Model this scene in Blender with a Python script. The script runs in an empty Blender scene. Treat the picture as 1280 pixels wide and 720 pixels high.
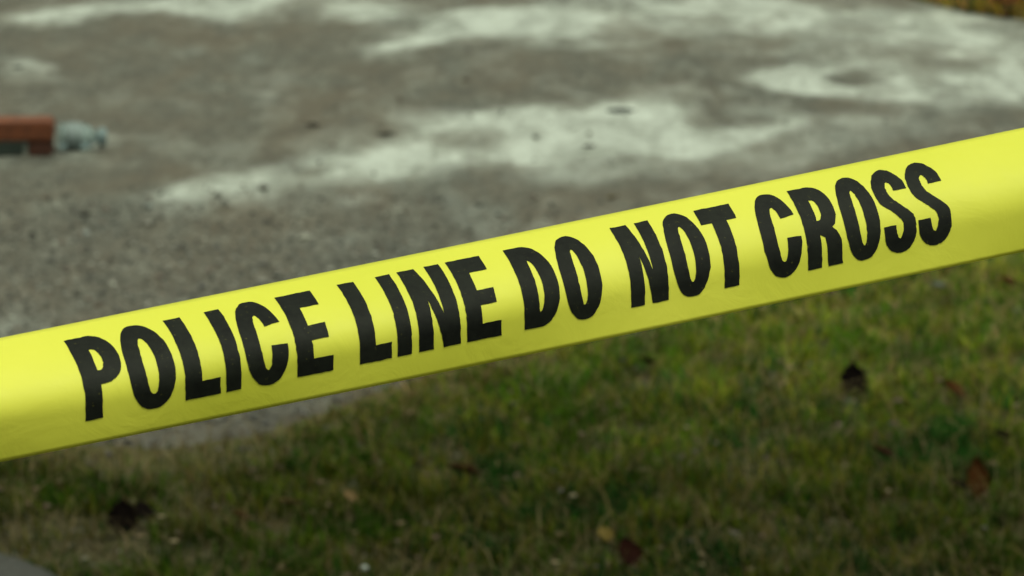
import bpy, math, random
import numpy as np
from mathutils import Vector
from mathutils.geometry import tessellate_polygon
R = math.radians
random.seed(7); rng = np.random.default_rng(7)
sc = bpy.context.scene
C = sc.collection

# ------------------------------------------------------------------ camera
F = 4400.0; PH = R(12.0); CH = 1.60            # focal length in px of a 1280 wide frame, pitch down, eye height
cd = bpy.data.cameras.new('camera'); cam = bpy.data.objects.new('camera', cd); C.objects.link(cam)
cam.location = (0, 0, CH); cam.rotation_euler = (R(90)-PH, 0, 0)
cd.sensor_width = 36; cd.lens = 36*F/1280; cd.clip_start = .05; cd.clip_end = 2000
cd.dof.use_dof = True; cd.dof.focus_distance = 1.97; cd.dof.aperture_fstop = 19
sc.camera = cam

# ------------------------------------------------------------------ sky, sun, exposure
EL, AZ = R(76), R(130)
w = bpy.data.worlds.new('World'); sc.world = w; w.use_nodes = True
nt = w.node_tree; bg = nt.nodes['Background']
sky = nt.nodes.new('ShaderNodeTexSky'); sky.sky_type = 'NISHITA'; sky.sun_disc = False
sky.sun_elevation = EL; sky.sun_rotation = AZ; sky.air_density = 1.0; sky.dust_density = 6; sky.ozone_density = 1
hs = nt.nodes.new('ShaderNodeHueSaturation'); hs.inputs['Saturation'].default_value = .22
ml = nt.nodes.new('ShaderNodeMixRGB'); ml.blend_type = 'MULTIPLY'; ml.inputs[0].default_value = 1
ml.inputs[2].default_value = (.92, 1.0, .80, 1)
nt.links.new(sky.outputs[0], hs.inputs['Color']); nt.links.new(hs.outputs[0], ml.inputs[1])
nt.links.new(ml.outputs[0], bg.inputs[0]); bg.inputs[1].default_value = .10
sd = bpy.data.lights.new('sun', 'SUN'); sun = bpy.data.objects.new('sun', sd); C.objects.link(sun)
sd.energy = .9; sd.angle = R(25); sd.color = (1, 1, .80)
sun.location = (0, 0, 8)
sdir = Vector((math.sin(AZ)*math.cos(EL), math.cos(AZ)*math.cos(EL), math.sin(EL)))
sun.rotation_euler = sdir.to_track_quat('Z', 'Y').to_euler()
sc.view_settings.view_transform = 'Standard'; sc.view_settings.look = 'None'
sc.view_settings.exposure = 0.5; sc.view_settings.gamma = 1
sc.view_settings.use_curve_mapping = False

# ------------------------------------------------------------------ helpers
cp, sp = math.cos(PH), math.sin(PH)
def ray(x, y):
    a = (x-640)/F; b = (360-y)/F
    return np.array([a, cp+b*sp, -sp+b*cp])
def gnd(x, y, z=0.0):
    d = ray(x, y); t = (z-CH)/d[2]
    return d[0]*t, d[1]*t
def to_px(X, Y, Z=0.0):
    dz = Z-CH; dep = Y*cp-dz*sp; up = Y*sp+dz*cp
    dep = np.maximum(dep, .2)
    return 640+F*X/dep, 360-F*up/dep
def vnoise(x, y, scale, seed):
    """smooth value noise, 0..1, of world position"""
    r = np.random.default_rng(seed); T = r.random((256, 256))
    x = np.asarray(x)/scale+37.3; y = np.asarray(y)/scale+91.7
    xi = np.floor(x).astype(int); yi = np.floor(y).astype(int)
    fx = x-xi; fy = y-yi; fx = fx*fx*(3-2*fx); fy = fy*fy*(3-2*fy)
    g = lambda a, b: T[a % 256, b % 256]
    return (g(xi, yi)*(1-fx)+g(xi+1, yi)*fx)*(1-fy)+(g(xi, yi+1)*(1-fx)+g(xi+1, yi+1)*fx)*fy
def fbm(x, y, s, seed, o=4):
    v = 0; a = 1; t = 0
    for k in range(o):
        v = v+a*vnoise(x, y, s/2**k, seed+k); t += a; a *= .55
    return v/t
def sstep(a, b, x):
    t = np.clip((x-a)/(b-a), 0, 1); return t*t*(3-2*t)

def tag(o, label=None, cat=None, group=None, kind=None):
    for k, v in (('label', label), ('category', cat), ('group', group), ('kind', kind)):
        if v: o[k] = v
    return o
def mesh_obj(name, verts, faces, mat, parent=None, smooth=True):
    me = bpy.data.meshes.new(name); me.from_pydata([tuple(v) for v in verts], [], faces); me.update()
    me.materials.append(mat)
    if smooth: me.polygons.foreach_set('use_smooth', [True]*len(me.polygons))
    o = bpy.data.objects.new(name, me); C.objects.link(o)
    if parent: o.parent = parent
    return o
def grid_obj(name, X, Y, Z, mat, attrs=None):
    n, m = X.shape
    V = np.stack([X, Y, Z], -1).reshape(-1, 3)
    i = np.arange(n*m).reshape(n, m)
    q = np.stack([i[:-1, :-1], i[1:, :-1], i[1:, 1:], i[:-1, 1:]], -1).reshape(-1, 4)
    return fast_mesh(name, V, q, mat, attrs)
def fast_mesh(name, V, faces, mat, attrs=None, smooth=True):
    """faces: int array (n,3) or (n,4)"""
    me = bpy.data.meshes.new(name); k = faces.shape[1]
    me.vertices.add(len(V)); me.vertices.foreach_set('co', np.ascontiguousarray(V, dtype=np.float32).ravel())
    me.loops.add(faces.size); me.loops.foreach_set('vertex_index', faces.astype(np.int32).ravel())
    me.polygons.add(len(faces)); me.polygons.foreach_set('loop_start', np.arange(0, faces.size, k, dtype=np.int32))
    me.polygons.foreach_set('loop_total', np.full(len(faces), k, dtype=np.int32))
    me.update(calc_edges=True); me.validate()
    me.polygons.foreach_set('use_smooth', [smooth]*len(me.polygons))
    for an, (tp, data) in (attrs or {}).items():
        a = me.attributes.new(an, tp, 'POINT')
        a.data.foreach_set('color' if tp == 'FLOAT_COLOR' else 'value', np.ascontiguousarray(data, dtype=np.float32).ravel())
    me.materials.append(mat)
    o = bpy.data.objects.new(name, me); C.objects.link(o); return o

# ------------------------------------------------------------------ materials
class M:
    def __init__(s, name):
        s.m = bpy.data.materials.new(name); s.m.use_nodes = True
        s.n = s.m.node_tree.nodes; s.l = s.m.node_tree.links; s.b = s.n['Principled BSDF']
    def node(s, t, **kw):
        n = s.n.new(t)
        for k, v in kw.items():
            if k.startswith('i_'): n.inputs[k[2:].replace('_', ' ')].default_value = v
            else: setattr(n, k, v)
        return n
    def noise(s, scale, detail=6, rough=.6, dist=0, vec=None):
        n = s.node('ShaderNodeTexNoise', i_Scale=scale, i_Detail=detail, i_Roughness=rough, i_Distortion=dist)
        s.l.new(vec if vec else s.pos(), n.inputs['Vector']); return n.outputs['Fac']
    def pos(s):
        if not hasattr(s, '_p'): s._p = s.n.new('ShaderNodeTexCoord').outputs['Object']
        return s._p
    def ramp(s, f, stops):
        r = s.n.new('ShaderNodeValToRGB'); e = r.color_ramp.elements
        while len(e) < len(stops): e.new(.5)
        for k, (p, c) in enumerate(stops):
            e[k].position = p; e[k].color = (*c, 1) if isinstance(c, tuple) else (c, c, c, 1)
        s.l.new(f, r.inputs[0]); return r.outputs[0]
    def mix(s, f, a, b, mode='MIX'):
        n = s.n.new('ShaderNodeMixRGB'); n.blend_type = mode
        for i, v in enumerate((f, a, b)):
            if isinstance(v, tuple): n.inputs[i].default_value = (*v, 1)
            elif isinstance(v, (int, float)): n.inputs[i].default_value = v if i == 0 else (v, v, v, 1)
            else: s.l.new(v, n.inputs[i])
        return n.outputs[0]
    def math(s, op, a, b=0.0, c=None):
        n = s.n.new('ShaderNodeMath'); n.operation = op
        for i, v in enumerate((a, b, c)):
            if v is None: continue
            if isinstance(v, (int, float)): n.inputs[i].default_value = v
            else: s.l.new(v, n.inputs[i])
        return n.outputs[0]
    def attr(s, name, out='Fac'):
        a = s.n.new('ShaderNodeAttribute'); a.attribute_name = name; return a.outputs[out]
    def bump(s, h, strength, dist):
        b = s.node('ShaderNodeBump', i_Strength=strength, i_Distance=dist)
        s.l.new(h, b.inputs['Height']); s.l.new(b.outputs[0], s.b.inputs['Normal']); return b
    def set(s, **kw):
        for k, v in kw.items():
            i = s.b.inputs[k.replace('_', ' ')]
            if isinstance(v, tuple): i.default_value = (*v, 1)
            elif isinstance(v, (int, float)): i.default_value = v
            else: s.l.new(v, i)
        return s

def plain(name, col, rough=.7, var=.25, scale=60, **kw):
    m = M(name); f = m.noise(scale, 5)
    c = m.ramp(f, [(.3, tuple(x*(1-var) for x in col)), (.7, tuple(min(1, x*(1+var)) for x in col))])
    m.set(Base_Color=c, Roughness=rough, **kw); m.bump(f, .3, .002); return m.m

# asphalt: aggregate, mottling, and wet film (attribute "wet": smoother, mirrors the sky, with more sky glare painted into the colour)
m = M('asphalt'); wet = m.attr('wet')
mp = m.node('ShaderNodeMapping'); mp.inputs['Scale'].default_value = (1, .38, 1); m.l.new(m.pos(), mp.inputs['Vector']); st = mp.outputs[0]
agg = m.node('ShaderNodeTexVoronoi', i_Scale=120.0); m.l.new(m.pos(), agg.inputs['Vector'])
fine = m.noise(300, 4, .7); mid = m.noise(24, 8, .75, 0, st); big = m.noise(2.6, 7, .68, .5, st); blot = m.noise(9, 6, .7, .4, st)
base = m.ramp(m.mix(.40, mid, agg.outputs['Color'], 'MIX'), [(.28, (.026, .027, .022)), (.50, (.070, .070, .056)), (.72, (.17, .17, .14))])
base = m.mix(m.ramp(big, [(.38, .0), (.62, .65)]), base, (.098, .074, .047))
base = m.mix(m.ramp(blot, [(.52, .0), (.72, .45)]), base, (.20, .21, .175))
base = m.mix(m.ramp(blot, [(.28, .7), (.48, .0)]), base, (.040, .038, .030))
base = m.mix(m.ramp(fine, [(.60, 0.0), (.74, .40)]), base, (.27, .27, .23))
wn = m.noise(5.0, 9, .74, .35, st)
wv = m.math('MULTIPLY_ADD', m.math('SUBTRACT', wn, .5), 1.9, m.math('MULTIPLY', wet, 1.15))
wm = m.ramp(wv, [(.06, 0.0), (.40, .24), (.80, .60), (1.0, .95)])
base = m.mix(m.math('MULTIPLY', m.attr('damp'), .42), base, (.030, .026, .020))
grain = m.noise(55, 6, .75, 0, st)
glare_col = m.mix(m.ramp(m.mix(.55, grain, m.noise(7, 6, .72, .6, st)), [(.40, 0.0), (.58, 1.0)]), (.23, .245, .205), (.62, .67, .61))  # pale sky glare on wet asphalt, painted as base colour
film = m.mix(m.math('MULTIPLY', wm, .84), base, glare_col)
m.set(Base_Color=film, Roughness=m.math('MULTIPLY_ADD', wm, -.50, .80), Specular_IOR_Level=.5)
hgt = m.math('MULTIPLY_ADD', agg.outputs['Distance'], .6, m.math('ADD', fine, m.math('MULTIPLY', mid, 3.0)))
bp = m.bump(hgt, .6, .004)
m.l.new(m.math('MULTIPLY_ADD', wm, -.42, .6), bp.inputs['Strength'])
ASPH = m.m

m = M('soil'); dry = m.attr('dry')
f = m.noise(45, 8, .7); g = m.noise(4, 5)
soil = m.ramp(f, [(.3, (.020, .018, .007)), (.5, (.046, .040, .017)), (.72, (.13, .108, .062))])
thatch = m.ramp(m.noise(90, 6, .75, .8), [(.32, (.040, .040, .010)), (.55, (.11, .100, .036)), (.75, (.23, .195, .095))])
m.set(Base_Color=m.mix(m.math('MULTIPLY', dry, .8), soil, thatch), Roughness=.95, Specular_IOR_Level=.15)
m.bump(f, .8, .01); SOIL = m.m

m = M('far_turf'); f = m.noise(9, 8, .75)
m.set(Base_Color=m.ramp(f, [(.3, (.030, .034, .012)), (.5, (.060, .060, .022)), (.7, (.11, .085, .035))]), Roughness=.95, Specular_IOR_Level=.1)
m.bump(m.noise(70, 5), .8, .02); TURF = m.m

m = M('grass_blade')
col = m.attr('tint', 'Color')
m.set(Base_Color=col, Roughness=.8, Specular_IOR_Level=.04)
tr = m.n.new('ShaderNodeBsdfTranslucent'); m.l.new(col, tr.inputs[0]); mx = m.n.new('ShaderNodeMixShader'); mx.inputs[0].default_value = .25
m.l.new(m.b.outputs[0], mx.inputs[1]); m.l.new(tr.outputs[0], mx.inputs[2]); m.l.new(mx.outputs[0], m.n['Material Output'].inputs[0])
GRASS = m.m

m = M('yellow_film')
f = m.noise(7, 4, .5, .3); g = m.noise(160, 3, .5)
yc = m.mix(m.ramp(f, [(.3, 0.0), (.7, 1.0)]), (.67, .68, .050), (.755, .745, .075))
m.set(Base_Color=yc, Roughness=m.math('MULTIPLY_ADD', g, .14, .50), Specular_IOR_Level=.42)
m.bump(m.math('MULTIPLY_ADD', g, .06, m.noise(34, 4, .6, .8)), .22, .003)
tr = m.n.new('ShaderNodeBsdfTranslucent'); m.l.new(yc, tr.inputs[0]); mx = m.n.new('ShaderNodeMixShader'); mx.inputs[0].default_value = .18
m.l.new(m.b.outputs[0], mx.inputs[1]); m.l.new(tr.outputs[0], mx.inputs[2]); m.l.new(mx.outputs[0], m.n['Material Output'].inputs[0])
FILM = m.m
m = M('black_ink')
f = m.noise(220, 5, .7); g = m.noise(25, 4)
sc_ = m.ramp(m.noise(520, 3, .6), [(.66, 0.0), (.76, .35)])
m.set(Base_Color=m.mix(sc_, m.ramp(m.mix(.5, f, g), [(.35, (.002, .0025, .002)), (.65, (.010, .012, .008))]), (.20, .20, .03)), Roughness=.6, Specular_IOR_Level=.12)
m.bump(m.noise(30, 3, .5, .2), .12, .003)
INK = m.m

# ------------------------------------------------------------------ the ground
NE = [(-40, 3.0), (-8, 5.2), (-3, 5.9)] + [gnd(*p) for p in ((-60, 556), (60, 556), (200, 566), (330, 546), (480, 492), (600, 442), (740, 395), (900, 350), (1100, 290), (1280, 240), (1500, 190))] + [(3.5, 9.7), (8, 10.1), (40, 10.5)]
FE = [(-40, 17.0), (-4, 15.2), (-.2, 14.3), (1.1, 13.4), gnd(1150, 4), gnd(1205, 17), gnd(1285, 29), gnd(1420, 34), (3.2, 12.1), (8, 14), (40, 17)]
nex, ney = np.array(sorted(NE)).T; fex, fey = np.array(sorted(FE)).T
def near_edge(x): return np.interp(x, nex, ney)+.05*(fbm(x, x*0, .35, 5)-.5)+.02*(vnoise(x, x*0, .06, 9)-.5)
def far_edge(x): return np.interp(x, fex, fey)+.14*(fbm(x, x*0, .5, 15)-.5)
def verge_z(x, y):
    s = near_edge(x)-y                                      # distance into the verge
    return .006+.028*sstep(0, .45, s)+.020*(fbm(x, y, .7, 21)-.5)*sstep(0, .3, s)+.010*(vnoise(x, y, .12, 31)-.5)

g = mesh_obj('ground', [(-300, -300, -.06), (300, -300, -.06), (300, 500, -.06), (-300, 500, -.06)], [(0, 1, 2, 3)], TURF, smooth=False)
tag(g, kind='structure')

# wet patches of the road and their painted glare, drawn as ellipses on the ground (centre x,y  half width  half depth in metres are taken from where they lie)
def ell(cx, cy, rx, ry, s=1.0, tilt=0.0): return (cx, cy, rx, ry, s, tilt)
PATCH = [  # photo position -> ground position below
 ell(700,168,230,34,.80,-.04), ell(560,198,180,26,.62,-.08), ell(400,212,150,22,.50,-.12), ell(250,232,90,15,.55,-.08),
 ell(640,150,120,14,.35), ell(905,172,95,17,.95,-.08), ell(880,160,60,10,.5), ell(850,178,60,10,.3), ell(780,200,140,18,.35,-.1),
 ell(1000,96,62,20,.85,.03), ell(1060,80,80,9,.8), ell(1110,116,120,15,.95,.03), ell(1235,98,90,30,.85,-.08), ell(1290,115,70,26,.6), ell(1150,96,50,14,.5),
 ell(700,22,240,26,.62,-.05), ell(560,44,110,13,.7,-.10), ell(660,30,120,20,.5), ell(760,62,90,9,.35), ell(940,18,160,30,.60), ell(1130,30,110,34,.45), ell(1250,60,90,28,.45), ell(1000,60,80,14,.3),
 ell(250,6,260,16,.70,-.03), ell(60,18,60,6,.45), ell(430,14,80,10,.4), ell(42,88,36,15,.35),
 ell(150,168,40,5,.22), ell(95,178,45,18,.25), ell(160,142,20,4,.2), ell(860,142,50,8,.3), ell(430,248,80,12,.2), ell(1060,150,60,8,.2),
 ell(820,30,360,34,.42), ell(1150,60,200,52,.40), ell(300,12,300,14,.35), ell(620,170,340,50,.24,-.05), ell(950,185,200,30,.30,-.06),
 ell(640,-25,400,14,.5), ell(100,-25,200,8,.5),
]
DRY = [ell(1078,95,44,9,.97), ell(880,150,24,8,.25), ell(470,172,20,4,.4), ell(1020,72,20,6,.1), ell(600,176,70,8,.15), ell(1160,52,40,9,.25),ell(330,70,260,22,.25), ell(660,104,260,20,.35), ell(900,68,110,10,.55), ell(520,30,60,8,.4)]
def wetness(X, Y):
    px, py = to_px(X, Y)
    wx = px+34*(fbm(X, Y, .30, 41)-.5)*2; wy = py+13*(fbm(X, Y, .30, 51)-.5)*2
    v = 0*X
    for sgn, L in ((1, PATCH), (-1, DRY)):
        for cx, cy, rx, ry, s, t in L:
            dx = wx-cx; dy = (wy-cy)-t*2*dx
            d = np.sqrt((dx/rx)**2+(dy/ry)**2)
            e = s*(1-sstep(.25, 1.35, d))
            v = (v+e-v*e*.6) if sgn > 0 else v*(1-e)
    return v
xs = np.concatenate([np.linspace(-40, -2.6, 40)[:-1], np.arange(-2.6, 3.2, .02), np.linspace(3.2, 40, 40)])
ts = np.linspace(0, 1, 420)
X, Tt = np.meshgrid(xs, ts, indexing='ij')
Y = (near_edge(X)-.5)*(1-Tt)+(np.interp(X, fex, fey)+.4)*Tt
inn = (np.abs(X) < 3.4)
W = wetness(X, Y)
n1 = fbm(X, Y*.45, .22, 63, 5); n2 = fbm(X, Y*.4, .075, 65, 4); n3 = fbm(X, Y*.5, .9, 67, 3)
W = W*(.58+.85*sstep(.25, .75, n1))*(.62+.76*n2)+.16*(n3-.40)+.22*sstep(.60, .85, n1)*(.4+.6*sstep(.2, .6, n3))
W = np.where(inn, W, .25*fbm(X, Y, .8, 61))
Zr = .006*(fbm(X, Y, .8, 71)-.5)
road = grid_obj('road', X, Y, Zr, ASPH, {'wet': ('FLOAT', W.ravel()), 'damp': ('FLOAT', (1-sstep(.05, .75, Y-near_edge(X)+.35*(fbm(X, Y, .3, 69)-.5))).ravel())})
tag(road, kind='structure')

# near verge: soil and thatch under the grass
xs = np.concatenate([np.linspace(-40, -3.4, 30)[:-1], np.arange(-3.4, 4.6, .035), np.linspace(4.6, 40, 30)])
ts = np.linspace(0, 1, 200)**1.4
X, Tt = np.meshgrid(xs, ts, indexing='ij'); ye = near_edge(X)
Y = ye*(1-Tt)+(-6)*Tt
Z = verge_z(X, Y); Z[:, 0] = -.02
def dryness(X, Y):
    px, py = to_px(X, Y)
    s = near_edge(X)-Y
    d = (1-sstep(.05, .75, s))*.85
    d = d+.28*sstep(600, 1250, px)*(1-sstep(380, 620, py))-.28*sstep(480, 640, py)
    return np.clip(d+.7*(fbm(X, Y, .35, 81)-.5), 0, 1)
def bareness(X, Y):
    px, py = to_px(X, Y); s = near_edge(X)-Y
    b = 1-sstep(.0, .24, s)*1.0
    d1 = np.hypot((px-210)/210, (py-582)/44); b = np.maximum(b, .95*(1-sstep(.5, 1.2, d1)))
    d2 = np.hypot((px-620)/150, (py-462)/34); b = np.maximum(b, .55*(1-sstep(.4, 1.2, d2)))
    d3 = np.hypot((px-60)/260, (py-715)/46); b = np.maximum(b, .9*(1-sstep(.5, 1.1, d3)))
    return np.clip(b+.5*(fbm(X, Y, .2, 87)-.5)*(b > .05), 0, 1)
verge = grid_obj('verge', X, Y, Z, SOIL, {'dry': ('FLOAT', dryness(X, Y).ravel())})
tag(verge, kind='structure')
# far verge
xs = np.linspace(-12, 14, 300); ts = np.linspace(0, 1, 60)**1.5
X, Tt = np.meshgrid(xs, ts, indexing='ij'); Y = far_edge(X)*(1-Tt)+60*Tt
Z = .012+.10*sstep(0, .8, Y-far_edge(X))+.03*(fbm(X, Y, .6, 91)-.5); Z[:, 0] = -.02
fv = grid_obj('far_verge', X, Y, Z, SOIL, {'dry': ('FLOAT', (.5+0*X).ravel())}); tag(fv, kind='structure')
# concrete path at the very front left
m = M('worn_concrete'); f = m.noise(60, 7, .7)
m.set(Base_Color=m.ramp(f, [(.3, (.014, .014, .012)), (.7, (.045, .045, .040))]), Roughness=.85); m.bump(f, .4, .003)
pe = [gnd(*p, .055) for p in ((-700, 640), (-120, 672), (0, 690), (40, 704), (75, 722), (130, 760), (190, 830))]
xs = np.linspace(-8, -.50, 200); pts = np.array(pe)
top = np.interp(xs, pts[:, 0], pts[:, 1])+.03*(fbm(xs, xs*0, .1, 5)-.5)
V = []; Fc = []
for k, x in enumerate(xs):
    V += [(x, top[k], .050), (x, top[k]-.004, .055), (x, -6, .055), (x, top[k], -.03)]
    if k: a = 4*(k-1); Fc += [(a, a+4, a+5, a+1), (a+1, a+5, a+6, a+2), (a+3, a+7, a+4, a)]
n_ = len(V); V += [(xs[-1], -6, -.03)]; Fc.append((n_-1, n_-4, n_-3, n_-2, n_))
pth = mesh_obj('path', V, Fc, m.m, smooth=False); tag(pth, kind='structure')
def path_top(x): return np.where(x < -.50, np.interp(x, pts[:, 0], pts[:, 1]), -99)

# ------------------------------------------------------------------ grass: blades nobody could count
def blades(name, X, Y, Z, hgt, wid, lean, cols, seed):
    r = np.random.default_rng(seed); n = len(X)
    a = r.random(n)*6.283; fa = a+r.normal(0, .5, n)+1.57
    lx = np.cos(a)*lean*hgt; ly = np.sin(a)*lean*hgt
    wx = np.cos(fa)*wid/2; wy = np.sin(fa)*wid/2
    up = hgt*np.sqrt(np.clip(1-lean**2*.85, .05, 1))
    V = np.empty((n, 5, 3))
    for k, (t, s, wf) in enumerate(((0, -1, 1), (0, 1, 1), (.55, 1, .8), (.55, -1, .8), (1, 0, 0))):
        V[:, k, 0] = X+lx*t**1.7+wx*s*wf; V[:, k, 1] = Y+ly*t**1.7+wy*s*wf
        V[:, k, 2] = Z-.004*(t == 0)+up*(t-.22*t*t*lean)
    b = (np.arange(n)*5)[:, None]
    f = np.concatenate([b+[0, 1, 2], b+[0, 2, 3], b+[3, 2, 4]], 1).reshape(-1, 3)
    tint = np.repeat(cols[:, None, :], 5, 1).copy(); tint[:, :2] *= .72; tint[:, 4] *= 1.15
    rgba = np.concatenate([tint, np.ones((n, 5, 1))], 2)
    return fast_mesh(name, V.reshape(-1, 3), f, GRASS, {'tint': ('FLOAT_COLOR', rgba)})
GREEN = np.array([(.026, .066, .003), (.050, .095, .004), (.086, .116, .007), (.120, .120, .012), (.012, .052, .006)])
STRAW = np.array([(.18, .135, .055), (.13, .088, .034), (.25, .195, .10), (.085, .050, .018), (.085, .034, .012)])
def tints(X, Y, dry, r):
    n = len(X); cl = fbm(X, Y, .16, 101); c2 = vnoise(X, Y, .05, 105)
    gi = np.clip((cl*2.6-.80+.6*(c2-.5)+r.normal(0, .12, n))*5, 0, 4.99).astype(int)
    gi = np.where(r.random(n) < .12, 4, gi)
    g = GREEN[gi]; s = STRAW[r.choice(5, n, p=[.36, .30, .12, .15, .07])]
    isd = r.random(n) < np.clip(.06+.55*dry, 0, .92)
    c = np.where(isd[:, None], s, g)
    px, py = to_px(X, Y)
    shade_grad = .58+1.75*sstep(700, 360, py)*(0.40+.60*sstep(150, 1000, px))  # shade gradient painted into the blade tint, darker towards front and left
    return c*shade_grad[:, None]*(r.uniform(.6, 1.4, n)*(.45+1.1*fbm(X, Y, .07, 131)))[:, None], isd
GAPS = []
def leaf_gap(X, Y):
    g = np.zeros(len(X), bool)
    for gx, gy, gw in GAPS: g |= (np.abs(X-gx) < gw*.42) & (Y > gy-.10) & (Y < gy+.012)
    return g
for q in ((1064,487,44),(1190,502,34),(1101,573,26),(1219,610,34),(153,664,44),(178,654,26),(784,706,40),(807,463,28),(361,637,26),(437,632,20),(756,682,22)):
    gx, gy = gnd(q[0], q[1], .05); GAPS.append((gx, gy, q[2]/F*gy))
def verge_points(n, x0, x1, y0, y1, r, keep_bare=.10):
    X = r.uniform(x0, x1, n); Y = r.uniform(y0, y1, n)
    ok = (Y < near_edge(X)+.02) & (Y > path_top(X)-.01)
    X, Y = X[ok], Y[ok]
    cl = fbm(X, Y, .09, 111)
    ok = r.random(len(X)) < (1-.92*bareness(X, Y))*(.30+1.2*sstep(.35, .62, cl))
    ok &= ~((leaf_gap(X, Y)) & (r.random(len(X)) < .9))
    return X[ok], Y[ok]
r = np.random.default_rng(3)
Xa, Ya = verge_points(330000, -1.5, 2.2, 4.9, 9.3, r)
Xb, Yb = verge_points(60000, -5, 6, 2.0, 10.4, r)
Xc, Yc = verge_points(300000, -2.5, 3.5, 2.2, 5.0, r)
X = np.r_[Xa, Xb, Xc]; Y = np.r_[Ya, Yb, Yc]
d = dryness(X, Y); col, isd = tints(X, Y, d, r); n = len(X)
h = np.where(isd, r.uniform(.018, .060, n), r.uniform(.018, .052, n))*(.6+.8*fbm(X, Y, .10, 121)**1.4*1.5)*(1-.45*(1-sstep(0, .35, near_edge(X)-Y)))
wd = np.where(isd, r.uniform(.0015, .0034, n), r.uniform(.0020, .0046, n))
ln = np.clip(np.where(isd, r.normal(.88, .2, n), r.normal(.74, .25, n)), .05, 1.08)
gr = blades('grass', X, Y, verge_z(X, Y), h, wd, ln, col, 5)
tag(gr, 'short patchy grass, green and straw coloured, on the verge below the tape', 'grass', kind='stuff')
# longer lying dead stalks
n = 15000; X = r.uniform(-1.4, 2.1, n); Y = r.uniform(4.9, 9.0, n); ok = (Y < near_edge(X)-.03) & (Y > path_top(X)); X, Y = X[ok], Y[ok]; n = len(X)
c = STRAW[r.choice(3, n)]*r.uniform(.45, 1.15, n)[:, None]
px, py = to_px(X, Y); c *= (.6+.5*sstep(660, 400, py))[:, None]  # stalks get a similar painted darkening towards the front
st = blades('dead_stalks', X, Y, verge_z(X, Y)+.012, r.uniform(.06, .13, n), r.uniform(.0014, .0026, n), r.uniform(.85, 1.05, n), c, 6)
tag(st, 'pale dead stalks lying through the short grass', 'dead grass', kind='stuff')
# far verge grass
n = 60000; X = r.uniform(.6, 4.5, n); Y = r.uniform(11.2, 16, n); ok = Y > far_edge(X)-.02; X, Y = X[ok], Y[ok]; n = len(X)
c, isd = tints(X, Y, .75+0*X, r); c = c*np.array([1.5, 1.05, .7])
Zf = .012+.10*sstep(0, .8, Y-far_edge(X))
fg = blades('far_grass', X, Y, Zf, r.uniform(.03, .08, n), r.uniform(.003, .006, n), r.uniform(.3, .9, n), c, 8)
tag(fg, 'brownish olive grass on the far side of the road', 'grass', kind='stuff')

# ------------------------------------------------------------------ grit and litter nobody could count
def chips(name, X, Y, Z, size, cols, mat, seed, flat=.6):
    r = np.random.default_rng(seed); n = len(X)
    base = np.array([(1, 0, 0), (0, 1, 0), (-1, 0, 0), (0, -1, 0), (0, 0, 1), (0, 0, -1)], float)
    V = base[None]*(size[:, None, None])*r.uniform(.55, 1.1, (n, 6, 1))
    V[:, :, 2] *= flat
    a = r.random(n)*6.283; ca, sa = np.cos(a)[:, None], np.sin(a)[:, None]
    x = V[..., 0]*ca-V[..., 1]*sa; y = V[..., 0]*sa+V[..., 1]*ca
    V[..., 0] = x+X[:, None]; V[..., 1] = y+Y[:, None]; V[..., 2] += (Z+size*flat*.4)[:, None]
    t = np.array([(0, 1, 4), (1, 2, 4), (2, 3, 4), (3, 0, 4), (1, 0, 5), (2, 1, 5), (3, 2, 5), (0, 3, 5)])
    f = (t[None]+(np.arange(n)*6)[:, None, None]).reshape(-1, 3)
    rgba = np.concatenate([np.repeat(cols[:, None], 6, 1), np.ones((n, 6, 1))], 2)
    return fast_mesh(name, V.reshape(-1, 3), f, mat, {'tint': ('FLOAT_COLOR', rgba)}, smooth=False)
m = M('stone_chip'); m.set(Base_Color=m.attr('tint', 'Color'), Roughness=.55); CHIP = m.m
n = 60000; X = r.uniform(-2.2, 2.6, n); Y = r.uniform(5.9, 11, n)
px, py = to_px(X, Y)
dens = .015+.95*sstep(215, 330, py)*sstep(900, 150, px)+.25*sstep(220, 300, py)
ok = (Y > near_edge(X)-.05) & (r.random(n) < dens) & (Y < far_edge(X)-.1); X, Y = X[ok], Y[ok]; n = len(X)
gc = np.array([(.08, .08, .065), (.14, .135, .11), (.025, .025, .02), (.24, .24, .20), (.10, .07, .05), (.36, .37, .32)])
c = gc[r.choice(6, n, p=[.27, .24, .30, .09, .09, .01])]*(.45+.55*sstep(0, .5, Y-near_edge(X)))[:, None]
ch = chips('road_grit', X, Y, 0*X+.001, r.gamma(3, .0014, n)+.0014, c, CHIP, 4)
tag(ch, 'loose grey grit scattered over the asphalt beside the verge', 'grit', kind='stuff')
n = 9000; X = r.uniform(-1.6, 1.5, n); Y = r.uniform(4.9, 8.6, n)
ok = (Y < near_edge(X)+.05) & (Y > path_top(X)+.0) & (r.random(n) < bareness(X, Y)+.03); X, Y = X[ok], Y[ok]; n = len(X)
c = np.array([(.05, .042, .026), (.10, .085, .055), (.028, .02, .012), (.12, .105, .08)])[r.choice(4, n, p=[.4, .3, .25, .05])]
cc = chips('soil_crumbs', X, Y, verge_z(X, Y), r.gamma(3, .0013, n)+.001, c, CHIP, 14)
tag(cc, 'crumbs of soil and small stones on bare verge', 'soil', kind='stuff')

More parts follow.
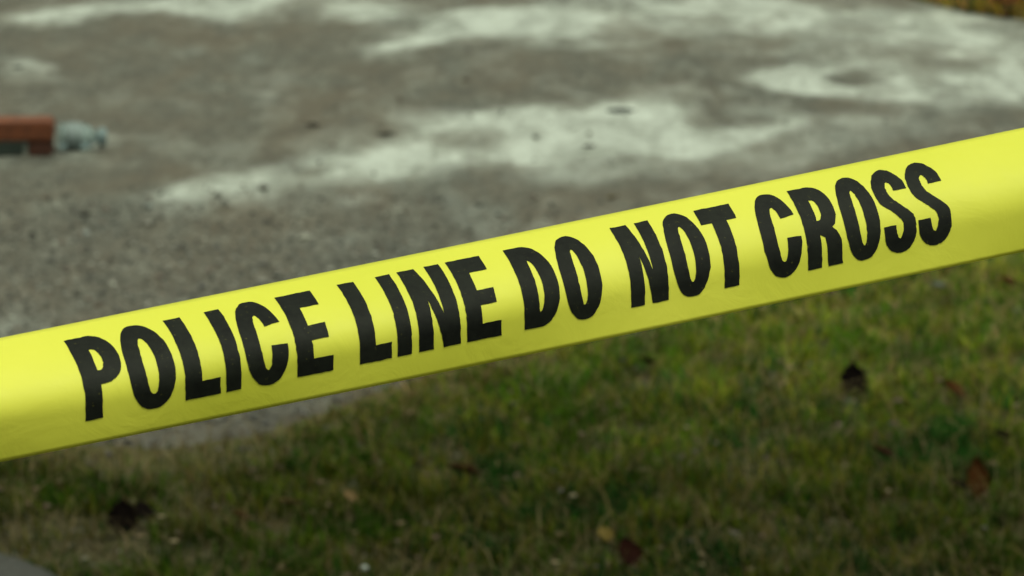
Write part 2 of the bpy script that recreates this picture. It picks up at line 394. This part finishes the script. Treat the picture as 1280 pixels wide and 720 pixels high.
# ------------------------------------------------------------------ fallen leaves and scraps
def leaf_mesh(name, mat, L, Wd, curl, lobes, seed):
    r = random.Random(seed); V = []; Fc = []; n = 14; half = 4
    for i in range(n+1):
        t = i/n; e = math.sin(math.pi*min(1, t*1.02)**.85)**.8
        ww = Wd/2*max(.02, e*(1+lobes*math.sin(t*math.pi*2*4.0+seed))) 
        for j in range(-half, half+1):
            s = j/half; x = s*ww*(1+.08*r.uniform(-1, 1)); y = (t-.5)*L+abs(s)*lobes*L*.05
            z = curl*L*((s*s)*.55*e+.9*(t-.5)**2)+.0015*r.uniform(-1, 1)-abs(s)**.3*0.0 - (.0012 if j == 0 else 0)
            V.append((x, y, z))
    k = 2*half+1
    for i in range(n):
        for j in range(k-1): a = i*k+j; Fc.append((a, a+1, a+k+1, a+k))
    me = bpy.data.meshes.new(name); me.from_pydata(V, [], Fc); me.materials.append(mat)
    me.polygons.foreach_set('use_smooth', [True]*len(Fc)); me.update(); return me
def leaf_mat(name, col):
    m = M(name); f = m.noise(90, 6, .7); g = m.noise(25, 3)
    m.set(Base_Color=m.mix(m.ramp(g, [(.4, 0.0), (.7, .6)]), m.ramp(f, [(.3, tuple(c*.6 for c in col)), (.7, tuple(c*1.35 for c in col))]), tuple(c*.35 for c in col)), Roughness=.85, Specular_IOR_Level=.04)
    m.bump(f, .5, .002); return m.m
LM = {k: leaf_mat('leaf_'+k, c) for k, c in dict(black=(.004, .0025, .002), rust=(.050, .019, .005), red=(.016, .005, .003), tan=(.13, .085, .04),
      yellow=(.11, .08, .02), brown=(.034, .018, .007), maroon=(.025, .007, .005), grey=(.10, .11, .10)).items()}
STEM = plain('leaf_stem', (.09, .05, .025))
def tube(name, pts, rad, mat, parent=None, k=6):
    V = []; Fc = []
    for i, p in enumerate(pts):
        a = Vector(pts[max(0, i-1)]); b = Vector(pts[min(len(pts)-1, i+1)]); d = (b-a).normalized()
        u = d.cross(Vector((0, 0, 1))); u = u.normalized() if u.length > 1e-4 else Vector((1, 0, 0)); v = d.cross(u)
        rr = rad[i] if isinstance(rad, (list, tuple)) else rad
        for j in range(k):
            q = Vector(p)+u*math.cos(6.2832*j/k)*rr+v*math.sin(6.2832*j/k)*rr; V.append(tuple(q))
        if i:
            for j in range(k): o = (i-1)*k; Fc.append((o+j, o+(j+1) % k, o+k+(j+1) % k, o+k+j))
    Fc.append(tuple(range(k-1, -1, -1))); Fc.append(tuple(range(len(V)-k, len(V))))
    return mesh_obj(name, V, Fc, mat, parent)
def leaf(px, py, wpx, hpx, mat, label, rz, tilt=(0, 0), seed=1, lift=.022, lobes=.16, curl=.35, road=False):
    x, y = gnd(px, py, .05 if not road else 0)
    D = math.hypot(y, CH); L = 1.03*wpx/F*D; 
    root = bpy.data.objects.new('fallen_leaf', None); C.objects.link(root)
    z = float(verge_z(np.array([x]), np.array([y]))[0])+lift if not road else .006
    root.location = (x, y, z); root.rotation_euler = (tilt[0], tilt[1], rz)
    b = bpy.data.objects.new('blade', leaf_mesh('blade', LM[mat], L, L*hpx, curl, lobes, seed)); C.objects.link(b); b.parent = root
    tube('stem', [(0, -L*.44, .002+.9*curl*L*.20), (0.1*L, -L*.62, .004+curl*L*.25), (.22*L, -L*.78, .0)], [.0012, .001, .0008], STEM, root, 5)
    tag(root, label, 'leaf', 'fallen leaves on the grass' if not road else 'dark bits lying on the road')
    return root
LV = [ # px, py, length px, width ratio, colour, label, rz, tilt
 (1064, 487, 48, .75, 'black', 'nearly black curled leaf standing up in the grass below the word CROSS', .2, (1.0, .2)),
 (1190, 502, 36, .80, 'rust', 'rust orange leaf in the grass towards the right edge of the photo', 1.2, (.65, 0)),
 (1101, 573, 30, .65, 'maroon', 'small dark maroon leaf below the nearly black curled leaf', .9, (.3, .2)),
 (1219, 610, 52, .55, 'rust', 'long reddish brown leaf standing upright in grass at lower right', .15, (1.15, .1)),
 (1196, 618, 26, .7, 'black', 'small blackish leaf just left of the long reddish brown upright leaf', 1.0, (.4, 0)),
 (153, 664, 44, .9, 'black', 'larger black leaf in the grass at lower left beside bare soil', .25, (1.1, .1)),
 (178, 654, 32, .8, 'black', 'small black leaf touching the right side of the larger black leaf', .5, (.6, .2)),
 (361, 637, 28, .45, 'tan', 'pale tan leaf lying flat near the lower left grass', 1.7, (.2, .1)),
 (437, 632, 26, .6, 'tan', 'small pale tan leaf right of the flat one near the bottom', .6, (.4, 0)),
 (756, 682, 28, .7, 'yellow', 'yellowish leaf beside the dark red leaf at the bottom edge', .3, (.5, 0)),
 (784, 706, 40, .85, 'red', 'dark red leaf standing at the bottom edge of the photo', .5, (.9, 0)),
 (807, 463, 26, .7, 'brown', 'dark brown leaf in grass just under the tape, below NOT', 2.2, (.6, 0)),
 (578, 600, 44, .6, 'brown', 'broad brown leaf half sunk in the grass at middle bottom', 1.5, (.2, .1)),
 (1172, 367, 18, .8, 'grey', 'small grey leaf just beneath the tape at upper right of the grass', .8, (.2, 0)),
 (1258, 360, 24, .7, 'rust', 'little rust leaf under the tape by the right edge', .9, (.4, 0)),
 (1252, 556, 26, .6, 'black', 'small dark leaf among straw stalks near right edge', 1.2, (.3, 0)),
 (300, 655, 26, .6, 'brown', 'small brown leaf between the black leaves and the flat tan leaf', 1.0, (.3, 0)),
]
for k, (px, py, L, wr, mt, lb, rz, tl) in enumerate(LV):
    leaf(px, py, L, wr, mt, lb, rz, tl, seed=k+2, lift=.034 if L > 35 else .030)
for k, (px, py, L, wr, mt, lb) in enumerate([
    (482, 172, 24, .35, 'black', 'dark twisted leaf on the left end of the long pale wet streak'),
    (390, 160, 20, .4, 'black', 'faint dark leaf on dry asphalt above the pale streak'),
    (22, 87, 13, .6, 'black', 'tiny dark leaf on the pale oval patch at upper left'),
    (583, 103, 10, .7, 'rust', 'tiny reddish leaf on brown asphalt in the upper middle'),
    (764, 250, 14, .6, 'yellow', 'tiny yellow leaf on the road just above the tape'),
    (775, 143, 34, .25, 'black', 'thin dark leaf on top of the long pale streak'),
    (735, 186, 16, .4, 'brown', 'small brown leaf in the middle of the long pale streak'),
    (105, 272, 16, .5, 'black', 'small dark leaf on gritty asphalt at the left')]):
    leaf(px, py, L, wr, mt, lb, 1.5+.3*math.sin(k*5), (0, 0), seed=40+k, curl=.25, road=True)
# pale scraps
def pebble(name, px, py, wpx, mat, label, cat, z0=.02, flat=.6, seed=1):
    r = random.Random(seed); x, y = gnd(px, py, z0); rad = wpx/F*math.hypot(y, CH)/2
    V = []; Fc = []; n, k = 7, 10
    ph = [r.uniform(0, 6) for _ in range(4)]
    for i in range(n+1):
        a = math.pi*i/n
        for j in range(k):
            b = 6.2832*j/k; q = rad*(1+.16*math.sin(2*b+ph[0])*math.sin(a)+.12*math.sin(3*a+ph[1])+.08*math.cos(b*3+ph[2]))
            V.append((q*math.sin(a)*math.cos(b), q*math.sin(a)*math.sin(b)*.75, flat*q*math.cos(a)))
            if i: o = (i-1)*k; Fc.append((o+j, o+(j+1) % k, o+k+(j+1) % k, o+k+j)) 
    o = mesh_obj(name, V, [f[::-1] for f in Fc], mat); o.location = (x, y, z0+rad*flat*.7); tag(o, label, cat); return o
PALE = plain('pale_stone', (.26, .29, .28), .6)
WARM = plain('tan_stone', (.33, .28, .17), .7)
DKST = plain('dark_stone', (.06, .06, .055), .8)
pebble('pebble', 455, 713, 12, PALE, 'small bluish white pebble in grass at the bottom edge', 'stone', .04, seed=2)
pebble('pebble', 749, 461, 10, WARM, 'small pale tan pebble left of the dark brown leaf under the tape', 'stone', .03, seed=3)
pebble('pebble', 896, 556, 7, PALE, 'tiny pale pebble in the middle of the right hand grass', 'stone', .035, seed=4)
pebble('pebble', 1062, 508, 20, DKST, 'grey stone directly below the nearly black curled leaf', 'stone', .03, seed=5)
pebble('pebble', 187, 259, 9, PALE, 'bright pale pebble on the asphalt near the left streak end', 'stone', 0, seed=6)
pebble('pebble', 107, 293, 9, PALE, 'pale pebble on gritty asphalt above the word POLICE', 'stone', 0, seed=7)

# leaf litter on the far verge
def litter(name, n, x0, x1, y0, y1, seed, zfun):
    r = np.random.default_rng(seed); X = r.uniform(x0, x1, n); Y = r.uniform(y0, y1, n)
    ok = Y > far_edge(X)-.03; X, Y = X[ok], Y[ok]; n = len(X)
    a = r.random(n)*6.283; s = r.uniform(.02, .045, n); t = r.uniform(-.5, .5, (n, 2))
    L = np.array([(-1, 0), (-.3, -.5), (.6, -.45), (1, 0), (.5, .5), (-.4, .45)])
    V = np.zeros((n, 6, 3)); lx = L[None, :, 0]*s[:, None]; ly = L[None, :, 1]*s[:, None]
    V[..., 0] = X[:, None]+lx*np.cos(a)[:, None]-ly*np.sin(a)[:, None]; V[..., 1] = Y[:, None]+lx*np.sin(a)[:, None]+ly*np.cos(a)[:, None]
    V[..., 2] = (zfun(X, Y)+.04+r.uniform(0, .03, n))[:, None]+lx*t[:, :1]+ly*t[:, 1:]
    b = (np.arange(n)*6)[:, None, None]; f = (b+np.array([(0, 1, 5), (1, 4, 5), (1, 2, 4), (2, 3, 4)])[None]).reshape(-1, 3)
    c = np.array([(.16, .055, .02), (.10, .04, .02), (.22, .11, .03), (.06, .03, .015)])[r.choice(4, n)]
    rgba = np.concatenate([np.repeat(c[:, None], 6, 1), np.ones((n, 6, 1))], 2)
    return fast_mesh(name, V.reshape(-1, 3), f, GRASS, {'tint': ('FLOAT_COLOR', rgba)}, smooth=False)
lt = litter('leaf_litter', 2600, 1.55, 4.5, 11.4, 15, 33, lambda X, Y: .012+.10*sstep(0, .8, Y-far_edge(X)))
tag(lt, 'rusty brown leaf litter on the far verge in the top right corner', 'leaf litter', kind='stuff')

r = np.random.default_rng(77); n = 900; X = r.uniform(-1.2, 1.9, n); Y = r.uniform(4.9, 8.8, n); ok = (Y < near_edge(X)) & (Y > path_top(X)+.02); X, Y = X[ok], Y[ok]; n = len(X)
c = np.array([(.05, .022, .008), (.018, .010, .006), (.10, .06, .025), (.17, .13, .07)])[r.choice(4, n, p=[.4, .3, .2, .1])]
ff = chips('leaf_fragments', X, Y, verge_z(X, Y)+.018, r.uniform(.004, .013, n), c, CHIP, 78, .35)
tag(ff, 'small brown leaf fragments scattered through the grass', 'leaf litter', kind='stuff')

# ------------------------------------------------------------------ rust red box on the road, cut by the left edge of the photo
def box(name, x0, x1, y0, y1, z0, z1, mat, parent, bev=.004):
    import bmesh
    bm = bmesh.new(); bmesh.ops.create_cube(bm, size=1)
    for v in bm.verts: v.co = Vector(((x0+x1)/2+v.co.x*(x1-x0), (y0+y1)/2+v.co.y*(y1-y0), (z0+z1)/2+v.co.z*(z1-z0)))
    bmesh.ops.bevel(bm, geom=bm.edges[:], offset=bev, segments=2, affect='EDGES')
    me = bpy.data.meshes.new(name); bm.to_mesh(me); bm.free(); me.materials.append(mat)
    o = bpy.data.objects.new(name, me); C.objects.link(o); o.parent = parent; return o
RED = plain('rust_red_plastic', (.130, .034, .009), .7, .35, 40)
DKR = plain('dark_red_plastic', (.060, .016, .006), .7, .3, 40)
DG = plain('dark_green_panel', (.035, .05, .04), .45)
WH = plain('pale_grey_trim', (.17, .19, .16), .6)
bx, by = gnd(65, 196)
mpp = math.hypot(by, CH)/F                                        # metres per photo pixel at this spot
root = bpy.data.objects.new('open_case', None); C.objects.link(root); root.location = (bx, by, 0); root.rotation_euler = (0, 0, R(4))
tag(root, 'rust red open case with dark panel, cut by the left edge of the photo', 'case')
Wc, Hc, Dc = 130*mpp, 44*mpp, .11
box('lid', -Wc, .004, -.004, Dc+.004, Hc-24*mpp, Hc, RED, root, .006)
box('side_panel', -29*mpp, 0, 0, Dc, .001, Hc-24*mpp-.001, DKR, root)
box('back_panel', -Wc+.004, -29*mpp-.001, Dc-.012, Dc, .001, Hc-24*mpp-.001, RED, root)
box('inner_panel', -Wc+.006, -36*mpp, .010, .020, .004, Hc-27*mpp, DG, root, .002)
box('trim', -35.4*mpp, -30*mpp, .006, .016, .001, Hc-25*mpp, WH, root, .0015)
box('trim', -Wc+.006, -35.6*mpp, .006, .016, Hc-27*mpp+.001, Hc-24.2*mpp, WH, root, .0015)

# clear bottle lying beside the case
m = M('clear_plastic'); m.set(Base_Color=(.50, .62, .63), Roughness=.25, IOR=1.2, Transmission_Weight=.80, Specular_IOR_Level=.35)
m.bump(m.noise(35, 4), .5, .01); CLEAR = m.m
CAPM = plain('pale_blue_cap', (.15, .21, .22), .5)
LABM = plain('faded_label', (.16, .20, .20), .7)
root = bpy.data.objects.new('plastic_bottle', None); C.objects.link(root)
qx, qy = gnd(69, 190); root.location = (qx+.004, qy+.02, .041); root.rotation_euler = (0, R(3), R(6))
tag(root, 'crumpled clear bluish plastic bottle lying on the road beside the red case', 'bottle')
def lathe_x(name, prof, mat, parent, crumple=0, k=28):
    V = []; Fc = []
    for i, (x, rr) in enumerate(prof):
        for j in range(k):
            a = 6.2832*j/k; q = rr*(1-crumple*max(0, math.sin(a*2+x*60))*math.sin(min(1, x*9)*3.14))
            V.append((x, q*math.cos(a), q*math.sin(a)*(1-crumple*.5)))
        if i:
            o = (i-1)*k
            for j in range(k): Fc.append((o+j, o+k+j, o+k+(j+1) % k, o+(j+1) % k))
    Fc.append(tuple(range(k))); Fc.append(tuple(range(len(V)-1, len(V)-k-1, -1)))
    return mesh_obj(name, V, [f[::-1] for f in Fc], mat, parent)
s = mpp
lathe_x('bottle_body', [(0, .012), (.002, .030), (.010, .037), (.020, .035), (.030, .038), (.042, .035), (.052, .038), (.066, .037), (38*s, .036), (44*s, .026), (48*s, .017), (51*s, .016)], CLEAR, root, .12)
lathe_x('label_band', [(.026, .0385), (.030, .0392), (.060, .0392), (.064, .0385)], LABM, root, .10)
lathe_x('cap', [(51*s, .018), (52*s, .024), (58*s, .026), (61*s, .023), (62*s, .015)], CAPM, root)

# ------------------------------------------------------------------ the tape
TH = R(24); D0 = 1.90; tanT = math.tan(TH)
def dxv(v):                                                      # how far the upper half curls back, as seen
    v = np.asarray(v, float); return -28*np.clip((108-v)/90, 0, 2)**2
def tape_pt(u, v, off=0.0):
    """u along the tape, v across it (0 top edge .. 155 bottom edge)"""
    u = np.asarray(u, float); v = np.asarray(v, float)
    uc = np.clip(u, -500, 1800); ext = u-uc
    def f(u):
        dx = dxv(v)*(1+.06*np.sin(u/210.)) ; x = u+dx
        y = 422.5-.2055*x+v+1.6*np.sin(np.pi*np.clip(x, 0, 1280)/1280)
        wav = .0022*np.sin(u/140.+.8)*np.sin(np.pi*v/155.)+.0012*np.sin(u/57.+v/70.)*(v/155.)
        D = D0*(1+tanT*(u-640)/F)+(-dx)*(D0/F)/tanT+wav-off+1.0e-6*(.1+.9*sstep(700, 0, u))*np.clip(v-62, 0, 200)**2
        a = (x-640)/F; b = (360-y)/F
        return np.stack([a*D, (cp+b*sp)*D, CH+(-sp+b*cp)*D], -1)
    P = f(uc)
    if np.any(ext != 0):
        T = (f(uc+1)-f(uc-1))/2; P = P+T*ext[..., None]
    return P
us = np.linspace(-3200, 7600, 1100); vs = np.linspace(0, 155, 32)
U, Vv = np.meshgrid(us, vs, indexing='ij')
P = tape_pt(U, Vv)
tape = bpy.data.objects.new('barrier_tape', None); C.objects.link(tape)
tag(tape, 'bright yellow plastic barrier tape reading POLICE LINE DO NOT CROSS, stretched across the photo', 'barrier tape')
band = grid_obj('band', P[..., 0], P[..., 1], P[..., 2], FILM); band.parent = tape
sm = band.modifiers.new('thickness', 'SOLIDIFY'); sm.thickness = .00012; sm.offset = 0

H = 105.0
def catmull(P, n=10):
    P = [np.array(p, float) for p in P]; Q = [2*P[0]-P[1]]+P+[2*P[-1]-P[-2]]; out = []
    for i in range(1, len(Q)-2):
        for k in range(n):
            t = k/n; a, b, c, d = Q[i-1:i+3]
            out.append(.5*((2*b)+(c-a)*t+(2*a-5*b+4*c-d)*t*t+(-a+3*b-3*c+d)*t**3))
    out.append(Q[-2]); return np.array(out)
def sup(cx, cy, rx, ry, a0, a1, n=26, e=2.35):
    out = []
    for k in range(n+1):
        a = a0+(a1-a0)*k/n; c, s_ = math.cos(a), math.sin(a)
        out.append((cx+rx*math.copysign(abs(c)**(2/e), c), cy+ry*math.copysign(abs(s_)**(2/e), s_)))
    return out
PI = math.pi
def glyph(ch, w_, s_, b_):
    """outline and holes of a heavy condensed capital, w_ wide and H tall"""
    rs = s_*.98
    if ch == 'I': return [[(0, 0), (w_, 0), (w_, H), (0, H)]]
    if ch == 'L': return [[(0, 0), (w_, 0), (w_, b_*1.05), (s_, b_*1.05), (s_, H), (0, H)]]
    if ch == 'E':
        m0 = H*.50-b_*.50
        return [[(0, 0), (w_, 0), (w_, b_), (s_, b_), (s_, m0), (w_*.93, m0), (w_*.93, m0+b_), (s_, m0+b_), (s_, H-b_), (w_*.98, H-b_), (w_*.98, H), (0, H)]]
    if ch == 'T': return [[((w_-s_)/2, 0), ((w_+s_)/2, 0), ((w_+s_)/2, H-b_*1.05), (w_, H-b_*1.05), (w_, H), (0, H), (0, H-b_*1.05), ((w_-s_)/2, H-b_*1.05)]]
    if ch == 'N': return [[(0, 0), (s_*.92, 0), (s_*.92, H*.60), (w_-s_*1.05, 0), (w_, 0), (w_, H), (w_-s_*.92, H), (w_-s_*.92, H*.40), (s_*1.05, H), (0, H)]]
    if ch == 'O': return [sup(w_/2, H/2, w_/2, H/2+2, 0, 2*PI, 52)[:-1], sup(w_/2, H/2, w_/2-rs, H/2-b_*.85, 0, 2*PI, 44, 2.2)[:-1]]
    if ch == 'D':
        o = [(0, 0), (w_*.42, 0)]+sup(w_*.42, H/2, w_*.58, H/2, -PI/2, PI/2, 26, 2.3)[1:]+[(0, H)]
        i = [(s_, b_*.95), (w_*.40, b_*.95)]+sup(w_*.40, H/2, w_*.60-rs, H/2-b_*.95, -PI/2, PI/2, 22, 2.2)[1:]+[(s_, H-b_*.95)]
        return [o, i]
    if ch in 'PR':
        y0 = H*.40; cy = (y0+H)/2; ry = (H-y0)/2
        bowl = sup(w_*.48, cy, w_*.52, ry, -PI/2, PI/2, 22, 2.3)
        i = [(s_, y0+b_*.92), (w_*.46, y0+b_*.92)]+sup(w_*.46, cy, w_*.54-rs, ry-b_*.92, -PI/2, PI/2, 16, 2.2)[1:]+[(s_, H-b_*.92)]
        if ch == 'P': return [[(0, 0), (s_, 0), (s_, y0)]+bowl+[(0, H)], i]
        return [[(0, 0), (s_, 0), (s_, y0*.97), (w_*.44, y0*.97), (w_*.55, y0*.88), (w_-s_*1.02, y0*.65), (w_-s_, y0*.2), (w_-s_*.95, 0), (w_+1.5, 0), (w_, H*.05), (w_, y0*.72), (w_*.90, y0*1.02), (w_*.80, y0*1.16)]
                +[p for p in bowl if p[1] > y0*1.20]+[(0, H)], i]
    if ch == 'C':
        a0, a1 = R(20), R(-5)+2*PI
        o = sup(w_/2, H/2, w_/2, H/2+2, a0, a1, 44); i = sup(w_/2, H/2, w_/2-rs, H/2-b_*.88, R(31), R(-8)+2*PI, 36, 2.2)
        return [o+i[::-1]]
    if ch == 'S':
        A = [(w_, H*.735), (w_*.97, H*.86), (w_*.77, H*.98), (w_*.5, H*1.02), (w_*.22, H*.97), (w_*.03, H*.85), (0, H*.73), (w_*.07, H*.61), (w_*.33, H*.495),
             (w_*.57, H*.38), (w_*.61, H*.26), (w_*.5, H*.15), (w_*.41, H*.20), (w_*.385, H*.32)]
        B = [(0, H*.32), (w_*.04, H*.13), (w_*.22, H*.02), (w_*.5, -H*.02), (w_*.78, H*.02), (w_*.97, H*.14), (w_, H*.28), (w_*.96, H*.41), (w_*.72, H*.53),
             (w_*.47, H*.645), (w_*.40, H*.735), (w_*.41, H*.81), (w_*.5, H*.855), (w_*.59, H*.81), (w_*.60, H*.735)]
        return [[tuple(p) for p in catmull(A, 5)]+[tuple(p) for p in catmull(B, 5)]]
def dens(poly, step=5):
    out = []
    for k, p in enumerate(poly):
        q = poly[(k+1) % len(poly)]; n = max(1, int(math.hypot(q[0]-p[0], q[1]-p[1])/step))
        out += [(p[0]+(q[0]-p[0])*i/n, p[1]+(q[1]-p[1])*i/n) for i in range(n)]
    return out
import bmesh
LET = [('P',107,160),('O',164,222),('L',232,276),('I',283,302),('C',309,363),('E',372,417),('L',450,490),('I',497,515),('N',524,576),('E',584,627),
       ('D',656,702),('O',708,755),('N',789,836),('O',843,890),('T',893,937),('C',957,1005),('R',1010,1053),('O',1059,1103),('S',1106,1146),('S',1149,1190)]
rl = random.Random(5)
for ch_, u0, u1 in LET:
    um = (u0+u1)/2; s_ = 21.8-4.6*(um-100)/1100; b_ = 19.2
    vt = 19.5-2.5*(um-100)/1100; vb = 125.5-4.0*(um-100)/1100
    loops = []
    for poly in glyph(ch_, u1-u0, s_, b_):
        loops.append([(x+rl.gauss(0, .22), y+rl.gauss(0, .22)) for x, y in dens(poly)])
    flat = [Vector((x, y, 0)) for lp in loops for x, y in lp]
    tris = tessellate_polygon([[Vector((x, y, 0)) for x, y in lp] for lp in loops])
    bm = bmesh.new(); bv = [bm.verts.new(p) for p in flat]
    for t in tris:
        try: bm.faces.new([bv[i] for i in t])
        except ValueError: pass
    for y in np.arange(-6, H+6, 5.0): bmesh.ops.bisect_plane(bm, geom=bm.verts[:]+bm.edges[:]+bm.faces[:], plane_co=(0, y, 0), plane_no=(0, 1, 0))
    for x in np.arange(7, u1-u0, 8.0): bmesh.ops.bisect_plane(bm, geom=bm.verts[:]+bm.edges[:]+bm.faces[:], plane_co=(x, 0, 0), plane_no=(1, 0, 0))
    co = np.array([v.co[:] for v in bm.verts])
    P = tape_pt(u0+co[:, 0], vb+(vt-vb)*co[:, 1]/H, .0004)
    for v, p in zip(bm.verts, P): v.co = p
    bmesh.ops.recalc_face_normals(bm, faces=bm.faces[:])
    if sum((f.normal.y*f.calc_area() for f in bm.faces)) > 0: bmesh.ops.reverse_faces(bm, faces=bm.faces[:])
    me = bpy.data.meshes.new('letter'); bm.to_mesh(me); bm.free(); me.materials.append(INK)
    me.polygons.foreach_set('use_smooth', [True]*len(me.polygons))
    o = bpy.data.objects.new('letter', me); C.objects.link(o); o.parent = tape
